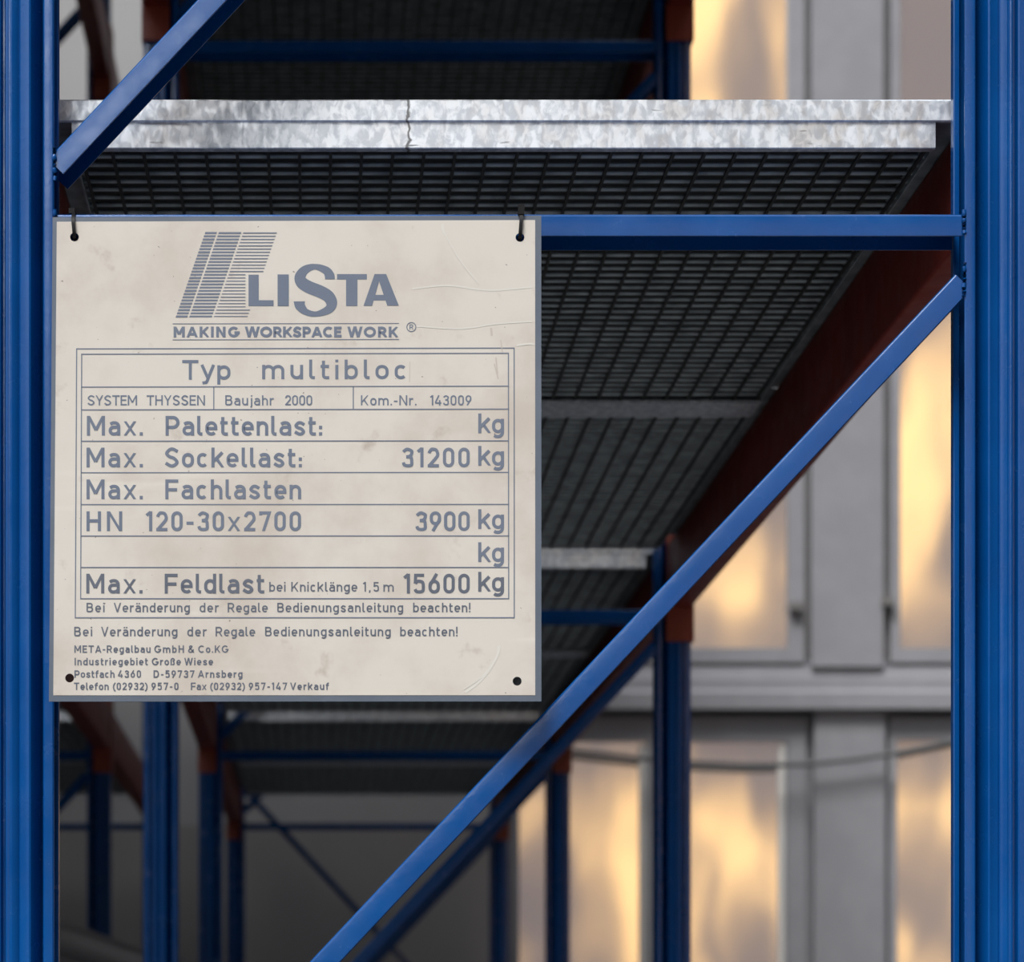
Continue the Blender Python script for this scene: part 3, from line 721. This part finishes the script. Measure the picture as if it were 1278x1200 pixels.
ink.obj('notice_lettering', M['ink_dark'])
ink = Ink()
# word ends measured along each address line
for base, words in ((814.8, (('META-Regalbau', 92.9, 188.3), ('GmbH', 192.9, 230.0), ('&', 235.2, 242.8), ('Co.KG', 247.8, 285.6))),
                    (830.3, (('Industriegebiet', 93.2, 185.0), ('Große', 189.8, 226.2), ('Wiese', 230.6, 266.4))),
                    (845.7, (('Postfach', 93.0, 143.3), ('4360', 147.6, 176.3), ('D-59737', 192.0, 242.8), ('Arnsberg', 247.6, 303.2))),
                    (860.9, (('Telefon', 92.4, 136.0), ('(02932)', 141.2, 184.6), ('957-0', 189.4, 223.2), ('Fax', 238.6, 258.2), ('(02932)', 262.8, 306.2), ('957-147', 311.0, 358.6), ('Verkauf', 362.8, 411.0)))):
    for t_, a, b2 in words: ink.word(t_, a, b2, base, 9.2, .18)
ink.obj('address_lettering', M['ink_dark'])

# wear on the paper: a crease, a scuffed arc, brown runs
def smear(strokes, name, m):
    k = Ink()
    for pts_, w_ in strokes:
        q_, f_ = stroke_quads(cr(pts_, 5), w_); k.poly2([sp(*p_) for p_ in q_], f_)
    k.v = [(x, y + .00005, z) for x, y, z in k.v]
    return k.obj(name, m)
M['scuff'] = mat('paper_scuff', (0.72, 0.68, 0.61), 0.6)[0]
M['run'] = mat('paper_run', (0.56, 0.49, 0.42), 0.6)[0]
smear([([(623, 806), (621, 818), (611, 836), (597, 852), (581, 864)], 3.0), ([(618, 826), (606, 840), (592, 852), (579, 860)], 1.4),
       ([(553, 279), (555, 290), (563, 306), (576, 328), (598, 355)], 1.5), ([(552, 279), (553, 287), (557, 294)], 2.2),
       ([(515, 361), (560, 357), (610, 363), (664, 359)], 2.0), ([(520, 408), (575, 411), (620, 405), (664, 402)], 1.8), ([(645, 432), (660, 430), (667, 431)], 2.4)], 'scuff_mark', M['scuff'])
smear([([(613, 410), (614, 420)], 2.6), ([(619, 447), (621, 468)], 1.6), ([(625, 425), (627, 440)], 1.2), ([(617, 455), (622, 474)], 1.5), ([(512, 452), (511.5, 478)], .8)], 'brown_run', M['run'])

# ------------------------------------------------------------------ cable ties
def ribbon(path, wdt, thk):
    """closed strap in the Y-Z plane, width along X"""
    n = len(path); vs = []; fs = []
    for i in range(n):
        a, b_, c_ = Vector(path[i - 1]), Vector(path[i]), Vector(path[(i + 1) % n])
        t = (c_ - a); t.normalize(); nrm = Vector((0, t.z, -t.y)).normalized() if abs(t.x) < .99 else Vector((0, 0, 1))
        for sx_, sn in ((-1, -1), (1, -1), (1, 1), (-1, 1)): vs.append(b_ + Vector((sx_ * wdt / 2, 0, 0)) + nrm * sn * thk / 2)
    for i in range(n):
        j = (i + 1) % n
        fs += [(i * 4 + k, i * 4 + (k + 1) % 4, j * 4 + (k + 1) % 4, j * 4 + k) for k in range(4)]
    mb = MB(); mb.add(vs, fs); return mb
def cable_tie(hole, lean, head_front, label):
    p = sign.matrix_world if False else None
    mw = Matrix.Translation(sign.location) @ sign.rotation_euler.to_matrix().to_4x4()
    hw = mw @ Vector((hole[0], 0, hole[1]))
    e = empty('cable_tie', hw); tag(e, label, 'cable tie', 'black ties holding the sign')
    zt = CAM_Z + .8430 + .01125 - hw.z; fy = -.0035
    path = [(0, .006, -.0006), (0, -.0015, -.0008), (0, fy, .0015), (lean * .2, fy, .006), (lean * .8, fy - .0005, zt * .5), (lean, fy + .001, zt - .008), (lean, fy + .006, zt - .001),
            (lean, .016, zt + .0022), (lean, .05, zt + .0022), (lean, .078 - hw.y * 0 + .002, zt + .001), (lean, .086, zt - .008), (lean * .8, .086, zt * .4), (0, .080, .003), (0, .070, 0)]
    ribbon(path, .0036, .0013).obj('strap', M['tie'], e, True, 60)
    if head_front: MB().box(lean - .0032, lean + .0032, fy + .0005, fy + .006, zt - .006, zt + .0045).obj('tie_head', M['tie'], e)
    else: MB().box(lean - .0055, lean + .0005, .010, .017, zt + .0012, zt + .0066).obj('tie_head', M['tie'], e)
    return e
cable_tie(HOLES[0], -.0012, False, 'black cable tie through the upper left hole of the sign')
cable_tie(HOLES[1], .0012, True, 'black cable tie through the upper right hole of the sign')

# ------------------------------------------------------------------ grey pipe between the racks
pl = MB().tube(pp_, .045, 20).obj('pipe', M['pipe'])
tag(pl, 'grey plastic pipe slanting low at the left behind the front post', 'pipe')
